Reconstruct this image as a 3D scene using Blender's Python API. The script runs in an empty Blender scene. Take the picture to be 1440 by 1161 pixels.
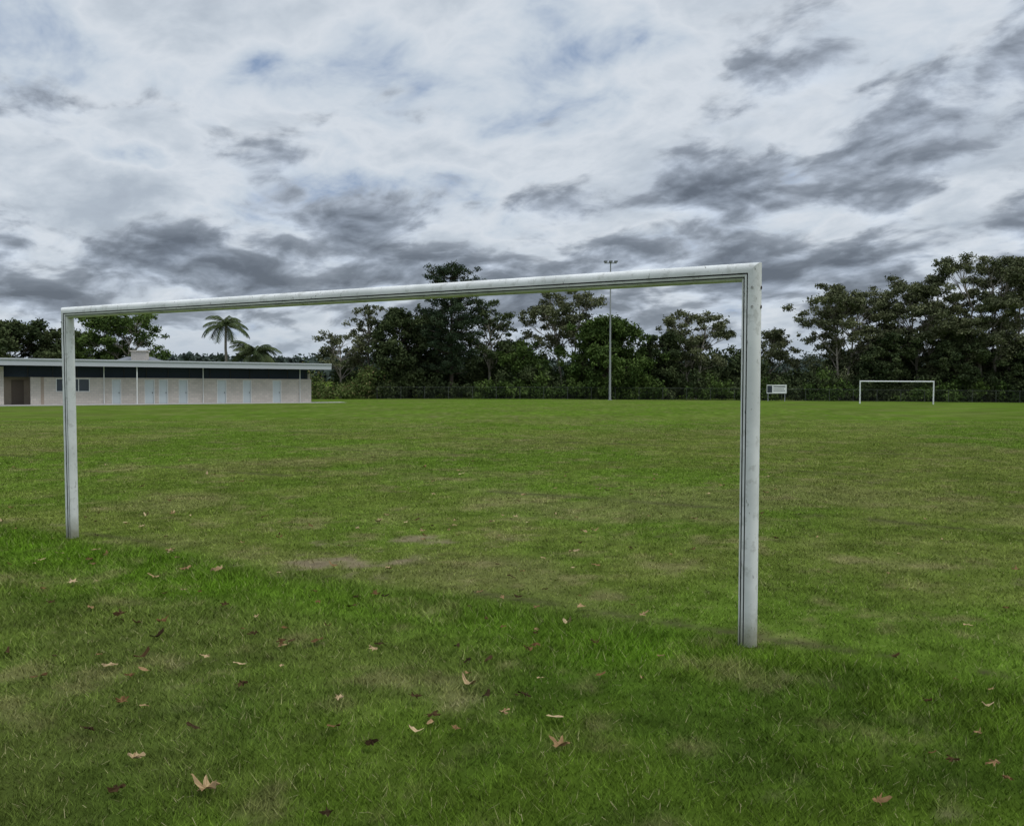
import bpy, math
import numpy as np
from mathutils import Vector, Matrix
R = np.random.default_rng(11)
sc = bpy.context.scene
sc.view_settings.view_transform = 'Standard'
sc.view_settings.look = 'None'
sc.view_settings.exposure = 0

# ------------------------------------------------------------ node helpers
class NT:
    def __init__(s, nt): s.nt = nt; s.L = nt.links
    def n(s, typ, ins=None, **props):
        nd = s.nt.nodes.new(typ)
        for k, v in props.items(): setattr(nd, k, v)
        for k, v in (ins or {}).items(): s.set(nd.inputs[k], v)
        return nd
    def set(s, sock, v):
        if isinstance(v, bpy.types.NodeSocket): s.L.new(v, sock)
        elif v is not None: sock.default_value = v
    def m(s, op, a, b=None, c=None, clamp=False):
        nd = s.nt.nodes.new('ShaderNodeMath'); nd.operation = op; nd.use_clamp = clamp
        s.set(nd.inputs[0], a)
        if b is not None: s.set(nd.inputs[1], b)
        if c is not None: s.set(nd.inputs[2], c)
        return nd.outputs[0]
    def xyz(s, x, y, z):
        return s.n('ShaderNodeCombineXYZ', {0: x, 1: y, 2: z}).outputs[0]
    def sep(s, v):
        return s.n('ShaderNodeSeparateXYZ', {0: v}).outputs
    def vs(s, v, k):
        nd = s.n('ShaderNodeVectorMath', {0: v}, operation='MULTIPLY'); nd.inputs[1].default_value = k if isinstance(k, tuple) else (k, k, k)
        return nd.outputs[0]
    def va(s, v, k):
        nd = s.n('ShaderNodeVectorMath', {0: v}, operation='ADD'); nd.inputs[1].default_value = k
        return nd.outputs[0]
    def noise(s, v, scale, detail=4, rough=.55, dist=0):
        return s.n('ShaderNodeTexNoise', {'Vector': v, 'Scale': scale, 'Detail': detail, 'Roughness': rough, 'Distortion': dist}).outputs[0]
    def mix(s, f, a, b, bt='MIX'):
        nd = s.nt.nodes.new('ShaderNodeMix'); nd.data_type = 'RGBA'; nd.blend_type = bt
        s.set(nd.inputs[0], f)
        for i, v in ((6, a), (7, b)):
            if isinstance(v, tuple) and len(v) == 3: v = v + (1,)
            s.set(nd.inputs[i], v)
        return nd.outputs[2]
    def sm(s, x, a, b):
        nd = s.n('ShaderNodeMapRange', {0: x, 1: a, 2: b, 3: 0.0, 4: 1.0}, interpolation_type='SMOOTHSTEP')
        return nd.outputs[0]
    def ramp(s, x, stops, interp='LINEAR'):
        nd = s.n('ShaderNodeValToRGB', {0: x}); cr = nd.color_ramp; cr.interpolation = interp
        while len(cr.elements) > 1: cr.elements.remove(cr.elements[-1])
        cr.elements[0].position = stops[0][0]; cr.elements[0].color = tuple(stops[0][1]) + (1,)
        for p, c in stops[1:]:
            e = cr.elements.new(p); e.color = tuple(c) + (1,)
        return nd.outputs[0]

def mat(name):
    m = bpy.data.materials.new(name); m.use_nodes = True
    nt = m.node_tree; b = nt.nodes['Principled BSDF']
    return m, NT(nt), b

def simple(name, col, var=.25, scale=3., rough=.7, spec=.3, metal=0, bump=0):
    m, t, b = mat(name)
    pos = t.n('ShaderNodeNewGeometry').outputs['Position']
    nz = t.noise(pos, scale, 4, .6)
    f = t.m('MULTIPLY_ADD', nz, 2*var, 1-var)
    c = t.mix(1, col, t.xyz(f, f, f), 'MULTIPLY')
    t.set(b.inputs['Base Color'], c)
    b.inputs['Roughness'].default_value = rough
    b.inputs['Specular IOR Level'].default_value = spec
    b.inputs['Metallic'].default_value = metal
    return m

def leafmat(name, dark, light, nscale=.35, warm=None):
    m, t, b = mat(name)
    g = t.n('ShaderNodeNewGeometry')
    rnd = g.outputs['Random Per Island']
    nz = t.noise(g.outputs['Position'], nscale, 1, .6)
    f = t.m('ADD', t.m('MULTIPLY', rnd, .5), t.m('MULTIPLY', t.sm(nz, .38, .64), .5))
    c = t.mix(f, dark, light)
    if warm:
        c = t.mix(t.m('MULTIPLY', t.sm(rnd, .86, .93), .8), c, warm)
    df = t.n('ShaderNodeBsdfDiffuse', {'Color': c})
    t.L.new(df.outputs[0], m.node_tree.nodes['Material Output'].inputs[0])
    return m

# ------------------------------------------------------------ mesh helpers
def mk(name, parts, mats, smooth=False, parent=None, colors=None):
    vs, idx, starts, mi = [], [], [], []
    vo = 0; lo = 0
    for V, F, k in parts:
        V = np.asarray(V, dtype=np.float32).reshape(-1, 3); F = np.asarray(F, dtype=np.int32)
        vs.append(V); idx.append((F+vo).ravel())
        starts.append(lo+np.arange(len(F))*F.shape[1]); mi.append(np.full(len(F), k))
        vo += len(V); lo += F.size
    vs = np.concatenate(vs); idx = np.concatenate(idx); starts = np.concatenate(starts); mi = np.concatenate(mi)
    me = bpy.data.meshes.new(name)
    me.vertices.add(len(vs)); me.vertices.foreach_set('co', vs.ravel())
    me.loops.add(len(idx)); me.loops.foreach_set('vertex_index', idx.astype(np.int32))
    me.polygons.add(len(starts)); me.polygons.foreach_set('loop_start', starts.astype(np.int32))
    me.polygons.foreach_set('material_index', mi.astype(np.int32))
    me.update(calc_edges=True)
    me.polygons.foreach_set('use_smooth', np.full(len(starts), bool(smooth)))
    if colors is not None:
        at = me.color_attributes.new('turf', 'FLOAT_COLOR', 'POINT')
        cc = np.ones((len(vs), 4), dtype=np.float32); cc[:, :3] = colors; at.data.foreach_set('color', cc.ravel())
    for m in mats: me.materials.append(m)
    ob = bpy.data.objects.new(name, me); sc.collection.objects.link(ob)
    if parent: ob.parent = parent
    return ob

def empty(name, loc=(0, 0, 0), rot=(0, 0, 0)):
    e = bpy.data.objects.new(name, None); e.empty_display_size = .3
    e.location = loc; e.rotation_euler = rot; sc.collection.objects.link(e); return e

BF = np.array([[0,3,2,1],[4,5,6,7],[0,1,5,4],[1,2,6,5],[2,3,7,6],[3,0,4,7]])
def box(x0, x1, y0, y1, z0, z1, k=0):
    V = np.array([[x0,y0,z0],[x1,y0,z0],[x1,y1,z0],[x0,y1,z0],[x0,y0,z1],[x1,y0,z1],[x1,y1,z1],[x0,y1,z1]])
    return (V, BF, k)

def tube(pts, rads, k=0, n=7):
    pts = np.asarray(pts, float); m = len(pts); V = []
    for i in range(m):
        d = pts[min(i+1, m-1)]-pts[max(i-1, 0)]; d = d/(np.linalg.norm(d)+1e-9)
        a = np.cross(d, [0, 1, 0] if abs(d[1]) < .9 else [1, 0, 0]); a /= np.linalg.norm(a); b = np.cross(d, a)
        for j in range(n):
            t = 2*math.pi*j/n
            V.append(pts[i]+rads[i]*(math.cos(t)*a+math.sin(t)*b))
    F = [[i*n+j, i*n+(j+1) % n, (i+1)*n+(j+1) % n, (i+1)*n+j] for i in range(m-1) for j in range(n)]
    return (np.array(V), np.array(F), k)

def leaves(C, size, k=1, aspect=.5, flat=0.):
    N = len(C)
    t = R.normal(size=(N, 3)); t[:, 2] *= (1-flat); t /= np.linalg.norm(t, axis=1)[:, None]
    w = np.cross(t, R.normal(size=(N, 3))); w /= np.linalg.norm(w, axis=1)[:, None]
    s = (size*R.uniform(.6, 1.35, N))[:, None]
    V = np.stack([C+t*s, C+w*s*aspect, C-t*s, C-w*s*aspect], 1).reshape(-1, 3)
    F = np.arange(4*N).reshape(N, 4)
    return (V, F, k)

def clump(c, r, n):
    d = R.normal(size=(n, 3)); d /= np.linalg.norm(d, axis=1)[:, None]
    rr = R.uniform(0, 1, n)**.45*(1+.25*R.normal(size=n))
    return np.asarray(c)+d*rr[:, None]*np.asarray(r)

def gz(X, Y):
    X = np.asarray(X, float); Y = np.asarray(Y, float)
    s = Y-12; a = np.minimum(.5*(s+np.sqrt(s*s+9)), 103)
    x = X-5; b = np.clip(.5*(x+np.sqrt(x*x+16)), 0, 70)
    return -.016*a-.008*b*np.clip((Y-15)/80, 0, 1)
def G(x, y): return float(gz(x, y))

TAB = np.random.default_rng(5).uniform(0, 1, (512, 512))
def vn(x, y, sd):
    x = x+sd*17.31; y = y+sd*9.77
    xi = np.floor(x).astype(int); yi = np.floor(y).astype(int); fx = x-xi; fy = y-yi
    fx = fx*fx*fx*(fx*(fx*6-15)+10); fy = fy*fy*fy*(fy*(fy*6-15)+10)
    a = TAB[xi & 511, yi & 511]; b = TAB[(xi+1) & 511, yi & 511]; c = TAB[xi & 511, (yi+1) & 511]; d = TAB[(xi+1) & 511, (yi+1) & 511]
    return a*(1-fx)*(1-fy)+b*fx*(1-fy)+c*(1-fx)*fy+d*fx*fy
def fbm(x, y, sc_, oc=4, sd=1, g=.55):
    s = 0; A = 0; a = 1.
    for i in range(oc):
        ca, sa = math.cos(i*1.1+.5), math.sin(i*1.1+.5)
        s = s+a*vn((x*ca-y*sa)*sc_, (x*sa+y*ca)*sc_, sd+i*3); A += a; a *= g; sc_ *= 2.03
    return s/A
def sst(x, a, b):
    t = np.clip((x-a)/(b-a), 0, 1); return t*t*(3-2*t)

# ------------------------------------------------------------ world / sky
SUN_EL, SUN_AZ = math.radians(60), math.radians(115)
w = bpy.data.worlds.new("World"); sc.world = w; w.use_nodes = True
try: w.cycles.sampling_method = 'NONE'
except Exception: pass
t = NT(w.node_tree); bg = w.node_tree.nodes['Background']
sky = t.n('ShaderNodeTexSky', sky_type='NISHITA', sun_disc=False, sun_elevation=SUN_EL, sun_rotation=SUN_AZ)
d = t.n('ShaderNodeTexCoord').outputs['Generated']
x, y, z = t.sep(d)
zc = t.m('MAXIMUM', z, 0.0)
def cloudcoord(off, sc_, st):
    k = t.m('DIVIDE', sc_, t.m('ADD', zc, off))
    px = t.m('MULTIPLY', x, k); py = t.m('MULTIPLY', y, k)
    a = t.m('ADD', t.m('MULTIPLY', px, -.629*st), t.m('MULTIPLY', py, .777*st))
    b = t.m('ADD', t.m('MULTIPLY', px, .777), t.m('MULTIPLY', py, .629))
    return t.xyz(a, b, 0.0)
def addv(a, b): return t.n('ShaderNodeVectorMath', {0: a, 1: b}, operation='ADD').outputs[0]
OFF, ST = .27, .85
vL = cloudcoord(OFF, 1., ST)
warp = t.n('ShaderNodeTexNoise', {'Vector': vL, 'Scale': 3.2, 'Detail': 2.0}).outputs[1]
warp = t.vs(t.va(warp, (-.5, -.5, -.5)), .16)
vLw = addv(vL, warp)
nH = t.noise(t.va(vLw, (4.2, 1.7, 3.)), 2.5, 6, .58)
nL = t.noise(t.va(vLw, (2.3, 5.1, 9.)), 3.8, 8, .55)
vL2 = addv(cloudcoord(OFF, .974, ST), warp)
nL2 = t.noise(t.va(vL2, (2.3, 5.1, 9.)), 3.8, 4, .55)
yy = t.m('MAXIMUM', y, .05)
s_ = t.m('DIVIDE', x, yy); t_ = t.m('DIVIDE', z, yy)
def gauss(cs, ct, rs, rt, slope=0.):
    ds = t.m('SUBTRACT', s_, cs); dt = t.m('SUBTRACT', t.m('SUBTRACT', t_, ct), t.m('MULTIPLY', ds, slope))
    a = t.m('DIVIDE', ds, rs); b = t.m('DIVIDE', dt, rt)
    q = t.m('ADD', t.m('MULTIPLY', a, a), t.m('MULTIPLY', b, b))
    return t.m('EXPONENT', t.m('MULTIPLY', q, -1.0))
DL = nL
for cs, ct, rs, rt, sl, amp in [(.44, .26, .25, .06, .22, .15), (.18, .20, .16, .035, .12, .11), (-.19, .165, .07, .026, 0, .18),
       (-.36, .14, .14, .035, 0, .11), (0., .105, 1.4, .045, 0, .17), (-.2, .32, .5, .13, 0, -.15), (.1, .44, .6, .08, 0, -.07), (0., .01, 1.8, .03, 0, -.10)]:
    DL = t.m('ADD', DL, t.m('MULTIPLY', gauss(cs, ct, rs, rt, sl), amp))
DH = nH
for cs, ct, rs, rt, sl, amp in [(-.28, .345, .035, .025, -.3, -.18), (-.1, .33, .09, .05, -.3, -.15), (-.40, .235, .06, .022, -.2, -.19), (-.2, .215, .14, .02, 0, -.12), (.29, .22, .03, .02, 0, -.18), (.02, .27, .12, .02, 0, -.13)]:
    DH = t.m('ADD', DH, t.m('MULTIPLY', gauss(cs, ct, rs, rt, sl), amp))
hi = t.ramp(DH, [(.24, (.13, .215, .40)), (.31, (.26, .35, .51)), (.36, (.43, .51, .63)), (.42, (.58, .65, .73)), (.49, (.68, .73, .79)), (.56, (.57, .63, .70)), (.65, (.44, .50, .575)), (.76, (.38, .43, .505))])
em = t.m('SUBTRACT', nL2, nL)
lowc = t.ramp(DL, [(.50, (.53, .59, .67)), (.58, (.375, .425, .50)), (.67, (.245, .283, .342)), (.80, (.155, .182, .228))])
e1 = t.m('MINIMUM', t.m('MAXIMUM', t.m('MULTIPLY_ADD', em, 3.4, 1.0), .78), 1.55)
lowc = t.mix(1, lowc, t.xyz(e1, e1, e1), 'MULTIPLY')
col = t.mix(t.sm(DL, .46, .60), hi, lowc)
haze = t.m('MULTIPLY', t.sm(t_, .08, .0), .65)
col = t.mix(haze, col, (.40, .48, .58))
zen = t.m('MULTIPLY_ADD', t.sm(z, .45, .9), 1.6, 1.0)
zz = t.m('MULTIPLY', zen, 10.0)
col = t.mix(1, col, t.xyz(zz, zz, zz), 'MULTIPLY')
col = t.mix(.95, sky.outputs[0], col)
t.set(bg.inputs[0], col); bg.inputs[1].default_value = .1

sl = bpy.data.lights.new('sun', 'SUN'); sl.energy = 1.3; sl.angle = math.radians(14); sl.color = (1, .96, .9)
so = bpy.data.objects.new('sun', sl); sc.collection.objects.link(so)
dv = Vector((math.sin(SUN_AZ)*math.cos(SUN_EL), math.cos(SUN_AZ)*math.cos(SUN_EL), math.sin(SUN_EL)))
so.rotation_euler = dv.to_track_quat('Z', 'Y').to_euler(); so.location = (-10, 10, 30)

# ------------------------------------------------------------ turf colour (shared by ground and blades, world-space field)
P0 = (1.516, 5.65); NN = (.518, .855)
def turf(X, Y):
    dn = (X-P0[0])*NN[0]+(Y-P0[1])*NN[1]
    dw = dn+(fbm(X, Y, .8, 3, 2)-.5)*.35
    big = fbm(X, Y, .16, 4, 3); med = fbm(X, Y, .9, 5, 4, .6); fine = fbm(X, Y, 6, 3, 5, .65); pat = fbm(X, Y, .45, 4, 8, .6)
    def mixc(c, d_, f): f = np.asarray(f)[:, None]; return c*(1-f)+np.asarray(d_)*f
    N = len(X); one = np.ones((N, 1))
    back = mixc(one*np.array([.074, .126, .018]), (.112, .182, .022), sst(med, .35, .65))
    back = mixc(back, (.145, .182, .044), sst(pat, .46, .70)*.7)
    infl = mixc(one*np.array([.138, .186, .035]), (.180, .222, .050), sst(med, .35, .65))
    infl = mixc(infl, (.124, .208, .026), sst(big, .42, .60)*.85)
    infl = mixc(infl, (.225, .222, .085), sst(pat, .50, .72)*.55)
    f = sst(dw, -.12, .2)[:, None]; c = back*(1-f)+infl*f
    c = mixc(c, (.112, .222, .016), np.exp(-((dw+.55)/.6)**2)*.65*sst(pat, .2, .5))
    stripes = .5+.5*np.tanh(3*np.sin((X*.855-Y*.518)*2*math.pi/9.))
    c = mixc(c, (.136, .226, .027), sst(Y, 22, 55)*(.55+.3*sst(big, .35, .6)))
    c = c*(1+.09*(stripes-.5)*sst(dw, 0, 1))[:, None]
    c = mixc(c, (.28, .245, .115), sst(fbm(X, Y, 2.1, 5, 11, .65), .56, .76)*np.where(dn > 0, .55, .45))
    c = c*(.58+.84*fine)[:, None]
    c = c*(.86+.14*sst(Y-.1*X, 3.2, 5.2))[:, None]  # nearest turf darkened in its colour, standing in for a vignette
    sp = 1.15*np.exp(-((X+1.5)/.66)**2-((Y-8.15)/.42)**2)+.8*np.exp(-((X+.9)/.75)**2-((Y-9.2)/.42)**2)
    sp = sp+(fbm(X, Y, 3.0, 4, 14, .65)-.5)*2.1
    bare = sst(sp, .42, 1.2)*.9
    c = mixc(c, (.30, .24, .155), bare)
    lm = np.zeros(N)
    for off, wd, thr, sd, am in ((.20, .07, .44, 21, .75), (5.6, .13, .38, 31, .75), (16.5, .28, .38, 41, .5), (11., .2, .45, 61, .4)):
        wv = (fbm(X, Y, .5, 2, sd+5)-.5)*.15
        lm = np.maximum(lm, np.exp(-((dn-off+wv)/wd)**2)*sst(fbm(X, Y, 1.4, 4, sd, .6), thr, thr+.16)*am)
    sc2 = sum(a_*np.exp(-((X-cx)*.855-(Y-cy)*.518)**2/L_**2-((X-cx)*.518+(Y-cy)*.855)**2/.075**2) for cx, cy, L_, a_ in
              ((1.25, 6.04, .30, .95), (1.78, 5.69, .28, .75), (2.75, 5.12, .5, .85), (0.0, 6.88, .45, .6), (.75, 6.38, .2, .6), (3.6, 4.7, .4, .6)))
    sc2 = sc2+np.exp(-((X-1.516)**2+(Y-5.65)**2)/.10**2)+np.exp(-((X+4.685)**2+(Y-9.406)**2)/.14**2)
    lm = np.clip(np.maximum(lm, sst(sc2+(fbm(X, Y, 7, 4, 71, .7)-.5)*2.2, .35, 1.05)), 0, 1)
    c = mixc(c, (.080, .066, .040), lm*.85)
    return c, bare, lm, dn

def turfmat(name, ground):
    m, t, b = mat(name)
    c = t.n('ShaderNodeAttribute', attribute_name='turf').outputs['Color']
    g = t.n('ShaderNodeNewGeometry')
    out = m.node_tree.nodes['Material Output']
    if ground:
        pos = g.outputs['Position']
        n1 = t.noise(pos, 7, 4, .7); n2 = t.noise(t.vs(pos, (1, .6, 1)), .9, 4, .7)
        fv = t.m('MULTIPLY_ADD', t.m('ADD', t.m('MULTIPLY', n1, .5), t.m('MULTIPLY', n2, .5)), .9, .12)
        c = t.mix(1, c, t.xyz(fv, fv, fv), 'MULTIPLY')
        df = t.n('ShaderNodeBsdfDiffuse', {'Color': c})
    else:
        rnd = g.outputs['Random Per Island']
        f = t.m('MULTIPLY_ADD', rnd, .8, .65)
        c = t.mix(1, c, t.xyz(f, f, t.m('MULTIPLY', f, .95)), 'MULTIPLY')
        c = t.mix(t.m('MULTIPLY', t.m('GREATER_THAN', rnd, .95), .65), c, (.32, .28, .15))
        df = t.n('ShaderNodeBsdfDiffuse', {'Color': c})
    t.L.new(df.outputs[0], out.inputs[0])
    return m
gm = turfmat('ground_turf', True); bm_ = turfmat('grass_blades', False)

gx = np.array(sorted([-3500, -1400, -500, -180]+list(np.arange(-90, -22, 1.5))+list(np.arange(-22, -7, .16))+list(np.arange(-7, 7, .08))+list(np.arange(7, 22, .16))+list(np.arange(22, 100, 1.5))+[180, 500, 1400, 3500]))
gy = np.array(sorted([-3500, -1400, -400, -100, -40, -20, -10, -5, -2, 0, 1]+list(np.arange(2, 11, .08))+list(np.arange(11, 34, .16))+list(np.arange(34, 120, .7))+[125, 130, 140, 180, 300, 500, 1400, 3500]))
XX, YY = np.meshgrid(gx, gy); V = np.stack([XX, YY, gz(XX, YY)], -1).reshape(-1, 3)
nx, ny = len(gx), len(gy); ii, jj = np.meshgrid(np.arange(nx-1), np.arange(ny-1)); q = (jj*nx+ii).ravel()
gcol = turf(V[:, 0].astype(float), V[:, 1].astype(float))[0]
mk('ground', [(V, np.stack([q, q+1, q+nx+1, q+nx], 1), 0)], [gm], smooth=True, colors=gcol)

def blades():
    Ys = np.linspace(2.6, 44, 500); rho = 6000*(5/Ys)**1.3*np.clip((44-Ys)/26, 0, 1); wid = 2*(.62*Ys+1.1)
    dens_ = rho*wid; N = int(dens_.sum()*(Ys[1]-Ys[0])); cdf = np.cumsum(dens_); cdf /= cdf[-1]
    Y = np.interp(R.uniform(0, 1, N), cdf, Ys); X = R.uniform(-1, 1, N)*(.62*Y+1.1)
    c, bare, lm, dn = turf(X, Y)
    m_ = R.uniform(0, 1, N) < (1-.92*bare-.8*lm); X, Y, dn, c, lm = X[m_], Y[m_], dn[m_], c[m_], lm[m_]; N = len(X)
    tuft = fbm(X, Y, 3.2, 3, 51)
    h = np.where(dn < 0, .034, .022)*R.uniform(.5, 1.3, N)*(.45+1.1*tuft)
    h *= (1+.6*np.exp(-((dn+.35)/.3)**2))*(1-.5*lm)
    wd = .0026*(Y/5)**.8*R.uniform(.7, 1.3, N)
    th = R.uniform(0, 2*math.pi, N); ln = R.uniform(.3, 1.5, N)*h
    ph = R.uniform(0, 2*math.pi, N)
    Z = gz(X, Y)-.002
    A = np.stack([X-np.cos(th)*wd, Y-np.sin(th)*wd, Z], 1); B = np.stack([X+np.cos(th)*wd, Y+np.sin(th)*wd, Z], 1)
    C = np.stack([X+np.cos(ph)*ln, Y+np.sin(ph)*ln, Z+h], 1)
    V = np.stack([A, B, C], 1).reshape(-1, 3)
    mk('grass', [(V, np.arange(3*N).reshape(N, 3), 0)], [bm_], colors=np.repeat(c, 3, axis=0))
blades()

# ------------------------------------------------------------ goals
pm, t, b = mat('goal_white_paint')
pos = t.n('ShaderNodeNewGeometry').outputs['Position']
n1 = t.noise(pos, 14, 5, .65); n2 = t.noise(t.vs(pos, (1, 1, .25)), 55, 4, .6); n3 = t.noise(pos, 3, 4, .6)
c = t.mix(t.sm(n3, .35, .7), (.76, .765, .74), (.62, .63, .605))
c = t.mix(t.m('MULTIPLY', t.sm(n1, .53, .66), .45), c, (.37, .37, .33))
c = t.mix(t.m('MULTIPLY', t.sm(n2, .66, .70), .85), c, (.10, .09, .075))
zp = t.sep(pos)[2]
c = t.mix(t.m('MULTIPLY', t.sm(t.m('ADD', zp, t.m('MULTIPLY', n1, -.16)), .20, -.06), .8), c, (.18, .18, .10))
t.set(b.inputs['Base Color'], c); b.inputs['Roughness'].default_value = .8; b.inputs['Specular IOR Level'].default_value = .15
gr = simple('goal_groove_shade', (.07, .073, .07), .3, 20)  # dark colour deepens the shade inside the net grooves
farw = simple('far_goal_white', (.8, .8, .8), .05, 2, .4)

def profile(wa, wb):
    n = 144; P = []; K = []
    for i in range(n):
        a = 2*math.pi*i/n; ca, sa = math.cos(a), math.sin(a); e = .8
        A = wa*math.copysign(abs(ca)**e, ca); B = wb*math.copysign(abs(sa)**e, sa); k_ = 0
        if ca > 0:
            r = B/wb
            if -.28 < r < -.17 or -.66 < r < -.54: A -= .016; k_ = 1
            elif -.54 <= r <= -.28: A -= .004; k_ = 0
        P.append((A, B)); K.append(k_)
    return P, K

def goal(name, PL, PR, H, wa, wb, main, groove, bury=.15):
    PL = np.array([PL[0], PL[1], G(*PL)]); PR = np.array([PR[0], PR[1], G(*PR)])
    e = PR-PL; e[2] = 0; L = np.linalg.norm(e); e /= L; nb = np.array([e[1], -e[0], 0.]);
    if np.dot(nb[:2], -PL[:2]) < 0: nb = -nb
    up = np.array([0, 0, 1.])
    TL = np.array([PL[0], PL[1], PL[2]+H-wb]); TR = np.array([PR[0], PR[1], PR[2]+H-wb])
    par = empty(name, tuple((PL+PR)/2))
    P, K = profile(wa, wb)
    def seg(nm, s0, s1, outw, m0, m1):
        rings = []
        for s, mo in ((s0, m0), (s1, m1)):
            rings.append(np.array([np.array(s)+nb*A+outw*B+mo*B for A, B in P]))
        n = len(P); V = np.concatenate(rings); parts = []
        F0 = [[j, (j+1) % n, n+(j+1) % n, n+j] for j in range(n)]
        for kk in (0, 1):
            Fk = [F0[j] for j in range(n) if (K[j] or K[(j+1) % n]) == kk]
            if Fk: parts.append((V, np.array(Fk), kk))
        parts.append((V, np.array([list(range(n-1, -1, -1)), list(range(n, 2*n))]), 0))
        ob = mk(nm, parts, [main, groove]); ob.parent = par; ob.matrix_parent_inverse = Matrix.Translation(-Vector(((PL+PR)/2).tolist()))
        return ob
    z0 = np.zeros(3)
    seg('left_post', PL-up*bury, TL, -e, z0, up)
    seg('right_post', PR-up*bury, TR, e, z0, up)
    seg('crossbar', TL, TR, up, -e, e)
    return par, e, nb, TL, TR
gp, ge, gnb, TL, TR = goal('football_goal', (-4.685, 9.406), (1.516, 5.65), 2.44, .058, .058, pm, gr)
def add_child(nm, parts, mats, par):
    ob = mk(nm, parts, mats); ob.parent = par; ob.matrix_parent_inverse = Matrix.Translation(-par.location); return ob
capp = []
for T, s in ((TL, -1), (TR, 1)):
    for zz_ in (-.10, -.22):
        c0 = np.array(T)+ge*s*.057+np.array([0, 0, zz_]); capp.append(tube([c0, c0+ge*s*.006], [.011, .011], 0, 8))
        c0 = np.array(T)+gnb*.057+ge*s*.02+np.array([0, 0, zz_]); capp.append(tube([c0, c0+gnb*.005], [.007, .007], 0, 8))
add_child('bolts', capp, [simple('bolt_rust', (.10, .08, .06), .4, 40)], gp)
goal('football_goal', (37.0, 94.5), (44.1, 93.0), 2.44, .065, .065, farw, farw)

# ------------------------------------------------------------ fallen leaves
def leafshape(kind, s, yaw, x, y, z, tilt, curl):
    if kind == 0:
        angs = sorted([((a+R.normal()*9) % 360, r*R.uniform(.7, 1.1)) for a, r in [(90, 1.), (35, .85), (-25, .6), (205, .6), (145, .85)]]); out = []
        for i, (a, r) in enumerate(angs):
            a2 = angs[(i+1) % 5][0]+(360 if i == 4 else 0)
            out += [(a-14, r*R.uniform(.5, .7)), (a-4, r*.9), (a, r), (a+7, r*.8), (a+15, r*R.uniform(.45, .65)), ((a+a2)/2, R.uniform(.22, .38))]
        pts = [(r*math.cos(math.radians(a)), r*math.sin(math.radians(a))) for a, r in out]
    else:
        pts = [(.3*math.sin(u)*(1+.25*math.cos(u))+R.normal()*.02, math.cos(u)) for u in np.linspace(0, 2*math.pi, 12, endpoint=False)]
    P = np.array([(0, 0)]+pts)*s/2
    cd_ = R.uniform(0, 6.28); ax_ = P@np.array([math.cos(cd_), math.sin(cd_)])
    Z = curl*s*(ax_/(s/2))**2*1.1+R.normal(size=len(P))*.04*s
    V = np.column_stack([P*[1, .85], Z]); ax = Matrix.Rotation(yaw, 3, 'Z') @ Matrix.Rotation(tilt, 3, 'X')
    V = V @ np.array(ax).T; V[:, 2] -= V[:, 2].min(); V += [x, y, z]
    n = len(pts); F = np.array([[0, 1+i, 1+(i+1) % n] for i in range(n)])
    return V, F
lm, t, b = mat('dead_leaf')
g = t.n('ShaderNodeNewGeometry'); rr = g.outputs['Random Per Island']
c = t.ramp(rr, [(0, (.030, .020, .010)), (.3, (.070, .042, .018)), (.5, (.16, .09, .038)), (.66, (.30, .20, .10)), (.86, (.46, .35, .20)), (1, (.20, .11, .05))])
nz = t.noise(g.outputs['Position'], 60, 4, .6); f = t.m('MULTIPLY_ADD', nz, 1.0, .5)
c = t.mix(1, c, t.xyz(f, f, f), 'MULTIPLY'); t.set(b.inputs['Base Color'], c); b.inputs['Roughness'].default_value = .95; b.inputs['Specular IOR Level'].default_value = .05
LF = [(.219,4.01,.15),(-.398,4.37,.14),(-1.262,3.59,.16),(-1.618,3.57,.12),(-1.684,3.88,.12),(1.457,3.475,.12),(.076,4.65,.13),(-.51,4.6,.12),
(-.854,5.43,.12),(-.647,4.03,.11),(-1.535,4.21,.1),(-2.03,4.19,.11),(-2.763,6.2,.13),(-2.84,7.68,.17),(-2.534,7.65,.18),(-2.11,6.49,.12),(-2.41,6.05,.12),
(.917,6.19,.11),(.578,8.44,.15),(.156,5.5,.1),(.533,5.57,.1),(2.297,5.29,.09),(-.905,4.6,.09),(-1.455,5.56,.11),(2.11,3.81,.09),(1.95,3.86,.1),(2.1,3.68,.08),
(4.4,7.68,.12),(-.253,5.2,.09),(-.267,4.21,.09),(-1.85,5.3,.09),(-.72,3.38,.1),(.1,5.45,.09),(-3.3,8.5,.15),(-3.0,7.4,.14),(-3.6,7.2,.14)]
for _ in range(140):
    yy_ = R.uniform(4.2, 11); LF.append((R.uniform(-.6*yy_, .1*yy_), yy_, R.uniform(.05, .12)))
for _ in range(34):
    yy_ = R.uniform(3.5, 11); LF.append((R.uniform(0, .6*yy_), yy_, R.uniform(.035, .08)))
for _ in range(70):
    yy_ = R.uniform(9, 22); LF.append((R.uniform(-.6*yy_, .3*yy_), yy_, R.uniform(.08, .13)))
parts = []
for i, (lx, ly, s) in enumerate(LF):
    kd = 0 if (i < 36 and i not in (10, 22, 25)) or R.uniform() < .5 else 1
    V, F = leafshape(kd, s*1.08, R.uniform(0, 6.28), lx, ly, G(lx, ly)+(.036 if i < 36 else .026), R.uniform(-.3, .3), R.uniform(-.15, .4))
    parts.append((V, F, 0))
mk('fallen_leaves', parts, [lm])
Vs = []
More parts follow.
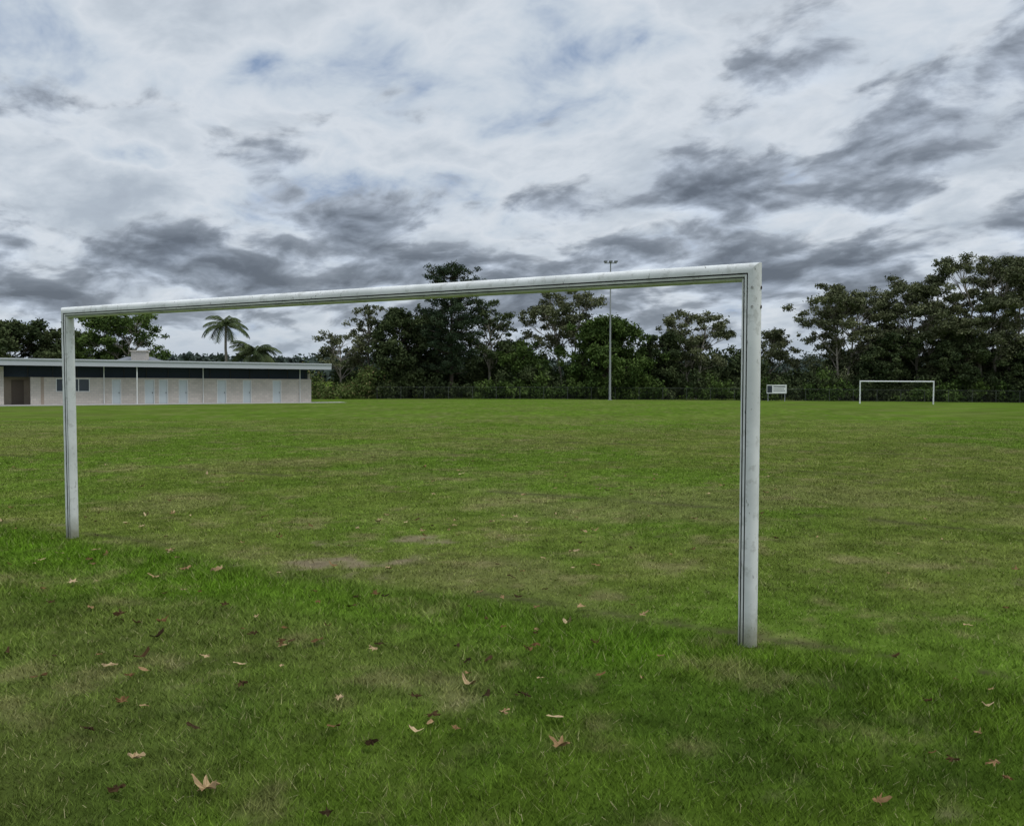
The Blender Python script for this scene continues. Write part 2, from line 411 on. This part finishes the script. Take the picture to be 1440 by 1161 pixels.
for _ in range(600):
    yy_ = 3+8*R.uniform()**1.6; xx_ = R.uniform(-.62, .62)*yy_; a = R.uniform(0, 6.28); L_ = R.uniform(.02, .05); z_ = G(xx_, yy_)+R.uniform(.008, .022)
    dx, dy = math.cos(a)*L_/2, math.sin(a)*L_/2; wx, wy = -math.sin(a)*.001, math.cos(a)*.001; dz = R.normal()*.008
    Vs += [(xx_-dx-wx, yy_-dy-wy, z_-dz), (xx_+dx-wx, yy_+dy-wy, z_+dz), (xx_+dx+wx, yy_+dy+wy, z_+dz), (xx_-dx+wx, yy_-dy+wy, z_-dz)]
mk('straw_litter', [(np.array(Vs), np.arange(len(Vs)).reshape(-1, 4), 0)], [simple('straw', (.27, .24, .12), .3, 5, .8)])

# ------------------------------------------------------------ trees
bark_g = simple('bark_grey', (.27, .24, .20), .45, 4, .9)
bark_d = simple('bark_dark', (.08, .062, .05), .4, 4, .9)
lf_euc = leafmat('leaf_eucalyptus', (.055, .066, .034), (.190, .200, .105), .35)
lf_drk = leafmat('leaf_dark', (.028, .042, .020), (.096, .118, .050), .4)
lf_rnd = leafmat('leaf_green', (.034, .060, .018), (.115, .165, .044), .4)
lf_pin = leafmat('needles', (.022, .037, .021), (.070, .094, .050), .4)
lf_lit = leafmat('leaf_light', (.055, .085, .025), (.15, .185, .06), .5, (.2, .15, .08))
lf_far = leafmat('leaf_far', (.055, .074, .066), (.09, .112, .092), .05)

def tree(name, x, y, H, r, base=.42, n=26, lf=None, bark=None, leaf=.2, dens_=230, trunks=1, cr=1.25, fl=.6, lean=0., lowfill=0):
    z0 = G(x, y); parts = []; C = []
    cz = z0+H*(1+base)/2; rz = H*(1-base)/2
    for k_ in range(trunks):
        ox = (k_-(trunks-1)/2)*r*.5
        th = H*R.uniform(.72, .82); px_ = [np.array([x+ox*.3, y, z0-.2])]
        for i in range(1, 7):
            f_ = i/6; px_.append(np.array([x+ox*(.3+f_)+lean*f_+R.normal()*.16*f_*H/10, y+R.normal()*.15, z0+th*f_]))
        r0 = .018*H*(.9 if trunks == 1 else .7)
        parts.append(tube(px_, [r0*(1.25 if i == 0 else 1-.11*i) for i in range(7)], 0))
        trunk = np.array(px_)
        nn = n//trunks
        for j in range(nn):
            a = R.uniform(0, 2*math.pi); u = R.uniform(-.85, 1); rho = math.sqrt(max(.04, 1-u*u))*R.uniform(.5, 1.08)
            cxx = x+ox*1.2+lean if trunks > 1 else x+lean
            wr = r*(1 if trunks == 1 else .75)
            c_ = np.array([cxx+wr*rho*math.cos(a), y+wr*rho*math.sin(a), cz+rz*u*.92-.2+R.normal()*.3])
            st = trunk[int(np.clip(round((c_[2]-z0-H*.22)/th*6), 2, 6))]
            mid = (st+c_)/2+np.array([0, 0, -.06*np.linalg.norm(c_-st)])+R.normal(size=3)*.12
            parts.append(tube([st, mid, c_], [r0*.38, r0*.24, r0*.08], 0, 5))
            for s_i in range(5):
                rc = cr*R.uniform(.35, .8)
                cc = c_+R.normal(size=3)*np.array([.85, .85, .36])*cr
                parts.append(tube([mid, (mid+cc)/2+R.normal(size=3)*.1, cc], [r0*.16, r0*.1, r0*.04], 0, 4))
                C.append(clump(cc, (rc, rc, rc*fl), int(dens_*rc*rc/1.05)))
    if lowfill:
        for j in range(lowfill):
            c_ = [x+R.uniform(-.8, .8)*r, y+R.uniform(-.6, .6)*r, z0+R.uniform(.05, base+.1)*H]
            C.append(clump(c_, (cr, cr, cr), int(dens_*1.2)))
    C = np.concatenate(C); C = C[C[:, 2] > z0]
    parts.append(leaves(C, leaf))
    return mk(name, parts, [bark or bark_g, lf or lf_euc])

ET = 'eucalyptus_tree'
tree(ET, -22.7, 118, 9.0, 3.0, .45, 16, leaf=.16, dens_=190, cr=1.0)
tree(ET, -19.2, 119, 12.2, 2.0, .4, 13, leaf=.16, dens_=180, cr=.95)
tree('dense_tree', -14.9, 118, 11.6, 3.9, .12, 46, lf_drk, bark_d, .18, 270, cr=1.25, fl=.7, lowfill=14)
tree('dense_tree', -11.6, 121, 11.8, 3.0, .15, 34, lf_drk, bark_d, .18, 260, cr=1.2, fl=.7, lowfill=12)
tree(ET, -3.0, 119, 13.2, 3.2, .34, 22, lf_drk, None, .17, 200, cr=1.05, lowfill=6)
tree('dense_tree', 1.5, 118, 8.0, 2.4, .1, 26, lf_rnd, bark_d, .18, 300, cr=1.1, fl=.8, lowfill=8)
tree(ET, 7.4, 121, 14.4, 5.2, .44, 32, leaf=.17, dens_=220, trunks=2, cr=1.15)
tree('dense_tree', 12.6, 116, 10.3, 4.7, .1, 62, lf_rnd, bark_d, .18, 310, cr=1.25, fl=.8, lowfill=22)
tree('dense_tree', 19.5, 117, 8.6, 2.4, .1, 26, lf_drk, bark_d, .18, 300, cr=1.1, fl=.8, lowfill=8)
tree(ET, 24.2, 119, 11.8, 4.8, .38, 32, leaf=.17, dens_=220, trunks=2, cr=1.1)
tree(ET, 36.5, 126, 9.4, 4.0, .42, 20, leaf=.17, dens_=210, cr=1.0)
tree(ET, 44.3, 119, 14.8, 4.9, .38, 40, leaf=.17, dens_=240, trunks=2, cr=1.2, lowfill=8)
tree(ET, 55.5, 120, 17.2, 5.6, .34, 50, leaf=.17, dens_=250, trunks=2, cr=1.3, lowfill=10)
tree(ET, 64.0, 118, 19.6, 6.6, .32, 66, leaf=.17, dens_=260, trunks=3, cr=1.35, lowfill=12)
tree(ET, 75, 122, 16.5, 6, .34, 34, leaf=.2, dens_=220, trunks=2, cr=1.35, lowfill=8)
tree('dense_tree', 50, 118, 9.2, 3.8, .08, 36, lf_drk, bark_d, .18, 300, cr=1.2, lowfill=12)
tree('dense_tree', 59, 117, 9.0, 4.0, .08, 38, lf_drk, bark_d, .18, 300, cr=1.2, lowfill=12)
tree('dense_tree', 68, 116, 8.0, 4.0, .08, 36, lf_drk, bark_d, .18, 300, cr=1.2, lowfill=12)
tree('dense_tree', -58.5, 104, 9.2, 4.6, .2, 40, lf_drk, bark_d, .18, 280, cr=1.25, lowfill=8)
tree('dense_tree', -53.5, 108, 8.8, 3.6, .2, 34, lf_drk, bark_d, .18, 280, cr=1.25, lowfill=8)
tree(ET, -46.8, 106, 10.6, 4.8, .34, 44, lf_rnd, None, .16, 240, trunks=2, cr=1.1, lowfill=8)
tree('dense_tree', -68, 106, 10.5, 5.0, .15, 40, lf_drk, bark_d, .2, 280, cr=1.4, lowfill=8)

def pine(x, y, H, lf):
    z0 = G(x, y); parts = [tube([(x, y, z0-.2), (x+.1, y, z0+H*.5), (x, y, z0+H-.3)], [.32, .2, .04], 0)]; C = []
    h = 3.5
    while h < H-.4:
        f_ = h/H
        Lm = np.interp(f_, [.2, .4, .6, .7, .78, .88, .95, 1.], [3.4, 4.8, 5.2, 3.8, 3.6, 3.3, 2.3, 1.0])
        nb_ = 7; a0 = R.uniform(0, 6.28)
        for j in range(nb_):
            if R.uniform() < .14: continue
            a = a0+j*2*math.pi/nb_+R.normal()*.25; L = Lm*R.uniform(.55, 1.12)
            dx, dy = math.cos(a), math.sin(a); rise = L*R.uniform(.05, .4)*(1 if f_ < .9 else .5)
            p0 = np.array([x, y, z0+h-.3]); p1 = p0+np.array([dx*L*.5, dy*L*.5, rise*.2]); p2 = p0+np.array([dx*L, dy*L, rise])
            parts.append(tube([p0, p1, p2], [.07, .05, .02], 0, 5))
            for q_ in np.linspace(.35, 1.0, max(2, int(L*1.4))):
                c_ = p0*(1-q_)+p2*q_+np.array([R.normal()*.3, R.normal()*.3, .1+R.normal()*.15])
                C.append(clump(c_, (.60, .60, .40), 74))
        h += R.uniform(.75, 1.1)
    C.append(clump([x, y, z0+H-.6], (1.1, 1.1, .6), 230))
    parts.append(leaves(np.concatenate(C), .16, aspect=.38))
    return mk('pine_tree', parts, [bark_d, lf])
pine(-8.0, 117, 17.8, lf_pin)

def palm(x, y, H, L, nf, up, lf, tr_=.16, zb=None):
    z0 = G(x, y); parts = [tube([(x, y, z0-.2), (x+.1, y, z0+H*.3), (x-.05, y, z0+H*.7), (x, y, z0+H)], [tr_*1.4, tr_, tr_*.9, tr_*.8], 0, 9)]
    V = []
    for i in range(nf):
        a = i*2.399+R.normal()*.1; e0 = R.uniform(*up); LL = L*R.uniform(.85, 1.1); pts = []; p = np.array([x, y, z0+H]); el = e0
        for s in range(13):
            pts.append(p.copy()); p = p+np.array([math.cos(a)*math.cos(el), math.sin(a)*math.cos(el), math.sin(el)])*LL/12; el -= R.uniform(.10, .17)
        parts.append(tube(pts, [.045*(1-j/14) for j in range(13)], 1, 4))
        side = np.array([-math.sin(a), math.cos(a), 0])
        for s in np.linspace(1.2, 11.9, 40):
            i0 = int(s); p = pts[i0]*(1-s+i0)+pts[i0+1]*(s-i0) if i0 < 12 else pts[12]
            tdir = pts[min(i0+1, 12)]-pts[max(i0-1, 0)]; tdir /= np.linalg.norm(tdir)
            ll = .75*math.sin(math.pi*min(.98, .12+s/13*.85))*L/2.8
            for sg in (-1, 1):
                tip = p+(side*sg*.75+tdir*.55+np.array([0, 0, -.45-R.uniform(0, .3)]))*ll
                wv_ = tdir*.035
                V += [p-wv_, p+wv_, tip+wv_*.3, tip-wv_*.3]
    V = np.array(V); parts.append((V, np.arange(len(V)).reshape(-1, 4), 1))
    return mk('palm_tree', parts, [bark_g, lf])
palm(-32.1, 100, 8.3, 3.1, 20, (-.4, 1.3), lf_drk)
palm(-28.9, 100, 5.1, 3.1, 36, (-.1, 1.3), lf_drk, .2)

# ------------------------------------------------------------ understorey, background mass, far ridge
def mass(name, segs, lf, leaf=.18, per=55, sd=0, gap=0.):
    C = []
    for (x0, x1, y0, y1, h0, h1, step) in segs:
        for xx in np.arange(x0, x1, step):
            nzv = float(fbm(np.array([xx]), np.array([3.3]), .22, 3, 80+sd)[0])
            if nzv < gap: continue
            yc = R.uniform(y0, y1); h = R.uniform(h0, h1)*(.25+1.5*nzv); z0 = G(xx, yc)
            nl = max(1, int(h/1.0))
            for j in range(nl):
                rc = R.uniform(.6, 1.1)
                C.append(clump([xx+R.normal()*.5, yc+R.normal()*.4, z0+.4+max(h-.8, 0)*(j+R.uniform(0, 1))/nl], (rc, rc, rc*.85), int(per*rc*rc*2.6)))
    C = np.concatenate(C); C = C[C[:, 2] > gz(C[:, 0], C[:, 1])]
    return mk(name, [leaves(C, leaf, 0)], [lf])
mass('shrubs', [(-19, 34, 114, 116.5, 1.4, 3.8, .55), (30, 82, 114, 117, 2.0, 4.4, .55)], lf_drk, sd=1)
mass('vine_shrubs', [(-4, 20, 113.3, 114.3, 1.0, 3.0, .6), (14, 34, 113.3, 114.3, 1.4, 3.6, .5), (38, 74, 113.3, 114.5, .8, 3.0, .7)], lf_rnd, sd=2, gap=.42)
mass('garden_shrubs', [(-27.5, -18.5, 108, 114, 2.2, 3.9, .35), (-25, -16, 114, 118, 2.5, 4.5, .5)], lf_lit, .16, sd=3)
mass('background_trees', [(-24, 92, 126, 132, 3.8, 6.4, .5), (-24, 92, 121, 125, 3.2, 5.0, .5), (42, 90, 121, 126, 5.5, 8, .7)], lf_drk, .24, 48, sd=4)
def ridge():
    C = []
    for y0, ht, nn in ((330, 7.5, 420), (480, 12.0, 420), (700, 17.5, 420)):
        for i in range(nn):
            xx = R.uniform(-.72, .75)*y0
            hh = ht*(.75+.22*math.sin(xx*.02+y0)+.12*math.sin(xx*.07+y0))+R.uniform(-1, 1.6)*y0/400
            r_ = y0*.0085*R.uniform(.6, 1.3)
            C.append(clump([xx, y0+R.normal()*8, hh-r_], (r_*1.3, r_*1.3, r_*.8), 60))
            C.append(clump([xx+R.normal()*3, y0+R.normal()*6, hh*.45-r_], (r_*1.8, r_*1.5, r_*1.6), 60))
            C.append(clump([xx+R.normal()*3, y0+R.normal()*6, 0], (r_*2, r_*1.5, r_*1.6), 50))
    C = np.concatenate(C)
    mk('distant_trees', [leaves(C, 1.15, 0)], [lf_far])
ridge()

# ------------------------------------------------------------ fence, light pole, sign
fm = simple('fence_wire', (.09, .095, .09), .2, 3, .6)
fe = empty('chain_link_fence', (0, 112, G(0, 112)))
fp, fw = [], []
fx = np.arange(-17, 78, 3.0)
for xx in fx:
    z0 = G(xx, 112); fp.append(tube([(xx, 112, z0-.1), (xx, 112, z0+1.55)], [.025, .022], 0, 6))
for a_, b_ in zip(fx[:-1], fx[1:]):
    za, zb = G(a_, 112), G(b_, 112)
    for hh in (1.5, .08): fp.append(tube([(a_, 112, za+hh), (b_, 112, zb+hh)], [.012, .012] if hh > 1 else [.006, .006], 0, 5))
    for q_ in np.arange(0, 3, .3):
        for sg in (1, -1):
            x0_ = a_+q_; x1_ = x0_+sg*1.42; fw.append(tube([(x0_, 112, za+.08), (x1_, 112, za+1.5)], [.003, .003], 0, 3))
for nm, p_ in (('posts_and_rails', fp), ('wire_mesh', fw)):
    o = mk(nm, p_, [fm]); o.parent = fe; o.matrix_parent_inverse = Matrix.Translation(-fe.location)

galv = simple('galvanised_steel', (.30, .31, .32), .1, 2, .5)
lx, ly = 11.9, 108.0; lz = G(lx, ly)
lp = empty('floodlight_pole', (lx, ly, lz))
def ch(nm, parts, mats, par):
    o = mk(nm, parts, mats); o.parent = par; return o
ch('pole', [tube([(0, 0, -.2), (0, 0, 8), (0, 0, 16.7)], [.14, .10, .065], 0, 12)], [galv], lp)
ch('base_plate', [box(-.25, .25, -.25, .25, 0, .04)], [galv], lp)
ch('crossarm', [box(-.75, .75, -.04, .04, 16.45, 16.55)], [galv], lp)
lam = []
for xo in (-.62, .0, .62):
    lam += [box(xo-.2, xo+.2, -.45, .15, 16.6, 16.75), box(xo-.16, xo+.16, -.62, -.45, 16.55, 16.72), box(xo-.02, xo+.02, -.02, .02, 16.5, 16.62)]
ch('lamps', lam, [simple('lamp_housing', (.16, .165, .17), .1, 2, .4)], lp)
sx, sy = 32.0, 107.5
sg = empty('notice_sign', (sx, sy, G(sx, sy)))
whm = simple('sign_white', (.75, .76, .75), .06, 1, .5); dkm = simple('sign_dark', (.03, .04, .05), .1, 1, .5)
ch('board', [box(-1.2, 1.2, -.03, .03, .95, 2.0)], [whm], sg)
ch('posts', [box(-1.05, -.98, .035, .1, -.2, 1.98), box(.98, 1.05, .035, .1, -.2, 1.98)], [galv], sg)
ch('lettering', [box(-1.15, -.55, -.036, -.033, 1.05, 1.9), box(-.4, 1.05, -.036, -.033, 1.72, 1.84), box(-.4, .9, -.036, -.033, 1.46, 1.52), box(-.4, 1.0, -.036, -.033, 1.24, 1.3)], [dkm], sg)

# ------------------------------------------------------------ clubhouse
bld = empty('clubhouse_building', (-41.5, 72, -.97), (0, math.radians(.65), math.atan2(.581, .813)))
bk, t, b = mat('cream_brick')
tc = t.n('ShaderNodeTexCoord').outputs['Object']; X, Y, Z = t.sep(tc)
v = t.xyz(t.m('ADD', X, Y), Z, 0.0)
br = t.n('ShaderNodeTexBrick', {'Vector': v, 'Color1': (.58, .525, .47, 1), 'Color2': (.50, .455, .405, 1), 'Mortar': (.42, .40, .38, 1), 'Scale': 1.0, 'Mortar Size': .012, 'Brick Width': .4, 'Row Height': .2})
nz = t.noise(tc, .6, 5, .6); f = t.m('MULTIPLY_ADD', nz, .4, .78)
t.set(b.inputs['Base Color'], t.mix(1, br.outputs[0], t.xyz(f, f, f), 'MULTIPLY')); b.inputs['Roughness'].default_value = .9
brn = simple('brown_brick', (.38, .31, .25), .25, 1.5, .9)
fasc = simple('fascia_paint', (.47, .49, .525), .06, .4, .5)
sof = simple('soffit_dark', (.05, .05, .055), .1, 1, .8)
rdoor = simple('recess_door_brown', (.16, .125, .10), .15, 1, .7)
door = simple('door_pale_grey', (.54, .59, .605), .08, 1, .5)
glass = simple('dark_glass', (.05, .06, .08), .2, .6, .2, .5)
shade = simple('clerestory_panel_shaded', (.035, .045, .065), .2, .6, .6, .1)  # dark clerestory, with the shade under the overhang put into its colour
frame = simple('frame_white', (.7, .71, .7), .05, 1, .5)
conc = simple('concrete', (.42, .41, .39), .15, 1.2, .9)
doors = [(8.44, 9.19), (11.13, 11.97), (12.33, 13.12), (14.05, 14.86), (17.49, 18.35), (19.89, 20.7), (22.78, 23.63)]
wall = []; x0 = 3.2
ops = [('w', 4.1, 6.7)]+[('d', a, c_) for a, c_ in doors]
for kd, a, c_ in ops:
    wall.append(box(x0, a, 0, .25, 0, 2.35))
    if kd == 'w': wall += [box(a, c_, 0, .25, 0, 1.15), box(a, c_, 0, .25, 2.25, 2.35)]
    else: wall.append(box(a, c_, 0, .25, 2.22, 2.35))
    x0 = c_
wall += [box(x0, 26.7, 0, .25, 0, 2.35), box(26.45, 26.7, .25, 10, 0, 2.9), box(-12, 26.45, 9.75, 10, 0, 2.9)]
ch('brick_walls', wall, [bk], bld)
ch('recessed_wall', [box(-12, 3.2, 1.6, 1.85, 0, 2.35), box(2.95, 3.2, .0, 1.6, 0, 2.35)], [brn], bld)
ch('brick_piers', [box(-.1, .25, -.3, .0, .1, 3.2), box(-4.6, -4.2, -.3, 0, .1, 3.2), box(2.2, 2.95, -.02, .25, 0, 2.35), box(-9, -8.6, -.3, 0, .1, 3.2)], [bk], bld)
ch('clerestory', [box(-12, 26.4, .3, .34, 2.352, 3.28)], [shade], bld)
ch('clerestory_mullions', [box(a, a+.06, .24, .298, 2.352, 3.28) for a in np.arange(-11, 26.4, 1.86)], [sof], bld)
ch('doors', [box(a+.05, c_-.05, .09, .14, .02, 2.17) for a, c_ in doors], [door], bld)
ch('door_handles', [box(c_-.18, c_-.13, .05, .088, 1.0, 1.1) for a, c_ in doors], [sof], bld)
fr = []
for a, c_ in doors: fr += [box(a, a+.05, -.02, .16, 0, 2.22), box(c_-.05, c_, -.02, .16, 0, 2.22), box(a+.05, c_-.05, -.02, .16, 2.17, 2.22)]
for a, c_ in [(4.1, 6.7)]: fr += [box(a, c_, .02, .1, 1.15, 1.2), box(a, c_, .02, .1, 2.2, 2.25)]+[box(q_-.03, q_+.03, .03, .09, 1.2, 2.2) for q_ in (a+.03, (a*2+c_)/3, (a+2*c_)/3, c_-.03)]
ch('frames', fr, [frame], bld)
ch('window', [box(4.13, 6.67, .1, .12, 1.2, 2.2)], [glass], bld)
ch('recess_doors', [box(-3, -2.1, 1.54, 1.597, 0, 2.1), box(1.0, 1.9, 1.54, 1.597, 0, 2.1), box(-8, -7, 1.54, 1.597, 0, 2.1)], [rdoor], bld)
ch('roof_slab', [box(-13.5, 28.1, -1.35, 11.0, 3.42, 3.84)], [simple('roof_sheet', (.30, .31, .33), .1, 1, .6)], bld)
ch('fascia', [box(-13.6, 28.2, -1.42, -1.352, 3.30, 3.84), box(28.102, 28.2, -1.352, 11.1, 3.30, 3.84)], [fasc], bld)
ch('gutter', [box(-13.6, 28.2, -1.50, -1.422, 3.76, 3.88)], [fasc], bld)
ch('soffit', [box(-13.5, 28.1, -1.35, 11, 3.32, 3.418)], [sof], bld)
ch('downpipes', [tube([(q_, -.08, .1), (q_, -.08, 3.3)], [.045, .045], 0, 8) for q_ in (7.8, 16.2, 25.5)], [frame], bld)
ch('veranda_posts', [box(q_, q_+.08, -1.2, -1.12, .1, 3.3) for q_ in (10.2,)], [frame], bld)
ch('concrete_apron', [box(-13, 29.8, -2.2, -.0, -.5, .09)], [conc], bld)
hs = empty('house', (-41.9, 100, G(-42.3, 100)))
ch('walls', [box(-2.6, 2.6, -3, 3, 0, 3.9)], [brn], hs)
rv = np.array([[-3.0,-3.6,3.9],[3.0,-3.6,3.9],[3.0,3.6,3.9],[-3.0,3.6,3.9],[-1.4,0,4.9],[1.4,0,4.9]])
ch('roof', [(rv, np.array([[0,1,5,4],[2,3,4,5]]), 0), (rv, np.array([[1,2,5],[3,0,4]]), 0)], [simple('roof_tile', (.17, .18, .20), .15, 1, .8)], hs)
ch('chimney', [box(-.2, 1.5, -1.6, -.9, 4.2, 5.45), box(-.3, 1.6, -1.7, -.8, 5.45, 5.6)], [bk], hs)
ch('windows', [box(-2.1, -.8, -3.04, -3.003, 2.2, 3.5), box(.8, 2.1, -3.04, -3.003, 2.2, 3.5)], [glass], hs)

# ------------------------------------------------------------ camera
cd = bpy.data.cameras.new('camera'); cd.sensor_width = 36; cd.lens = 31.25; cd.clip_end = 8000; cd.clip_start = .05
co = bpy.data.objects.new('camera', cd); sc.collection.objects.link(co)
co.location = (0, 0, 1.745); co.rotation_euler = (math.radians(90-2.61), 0, 0); sc.camera = co
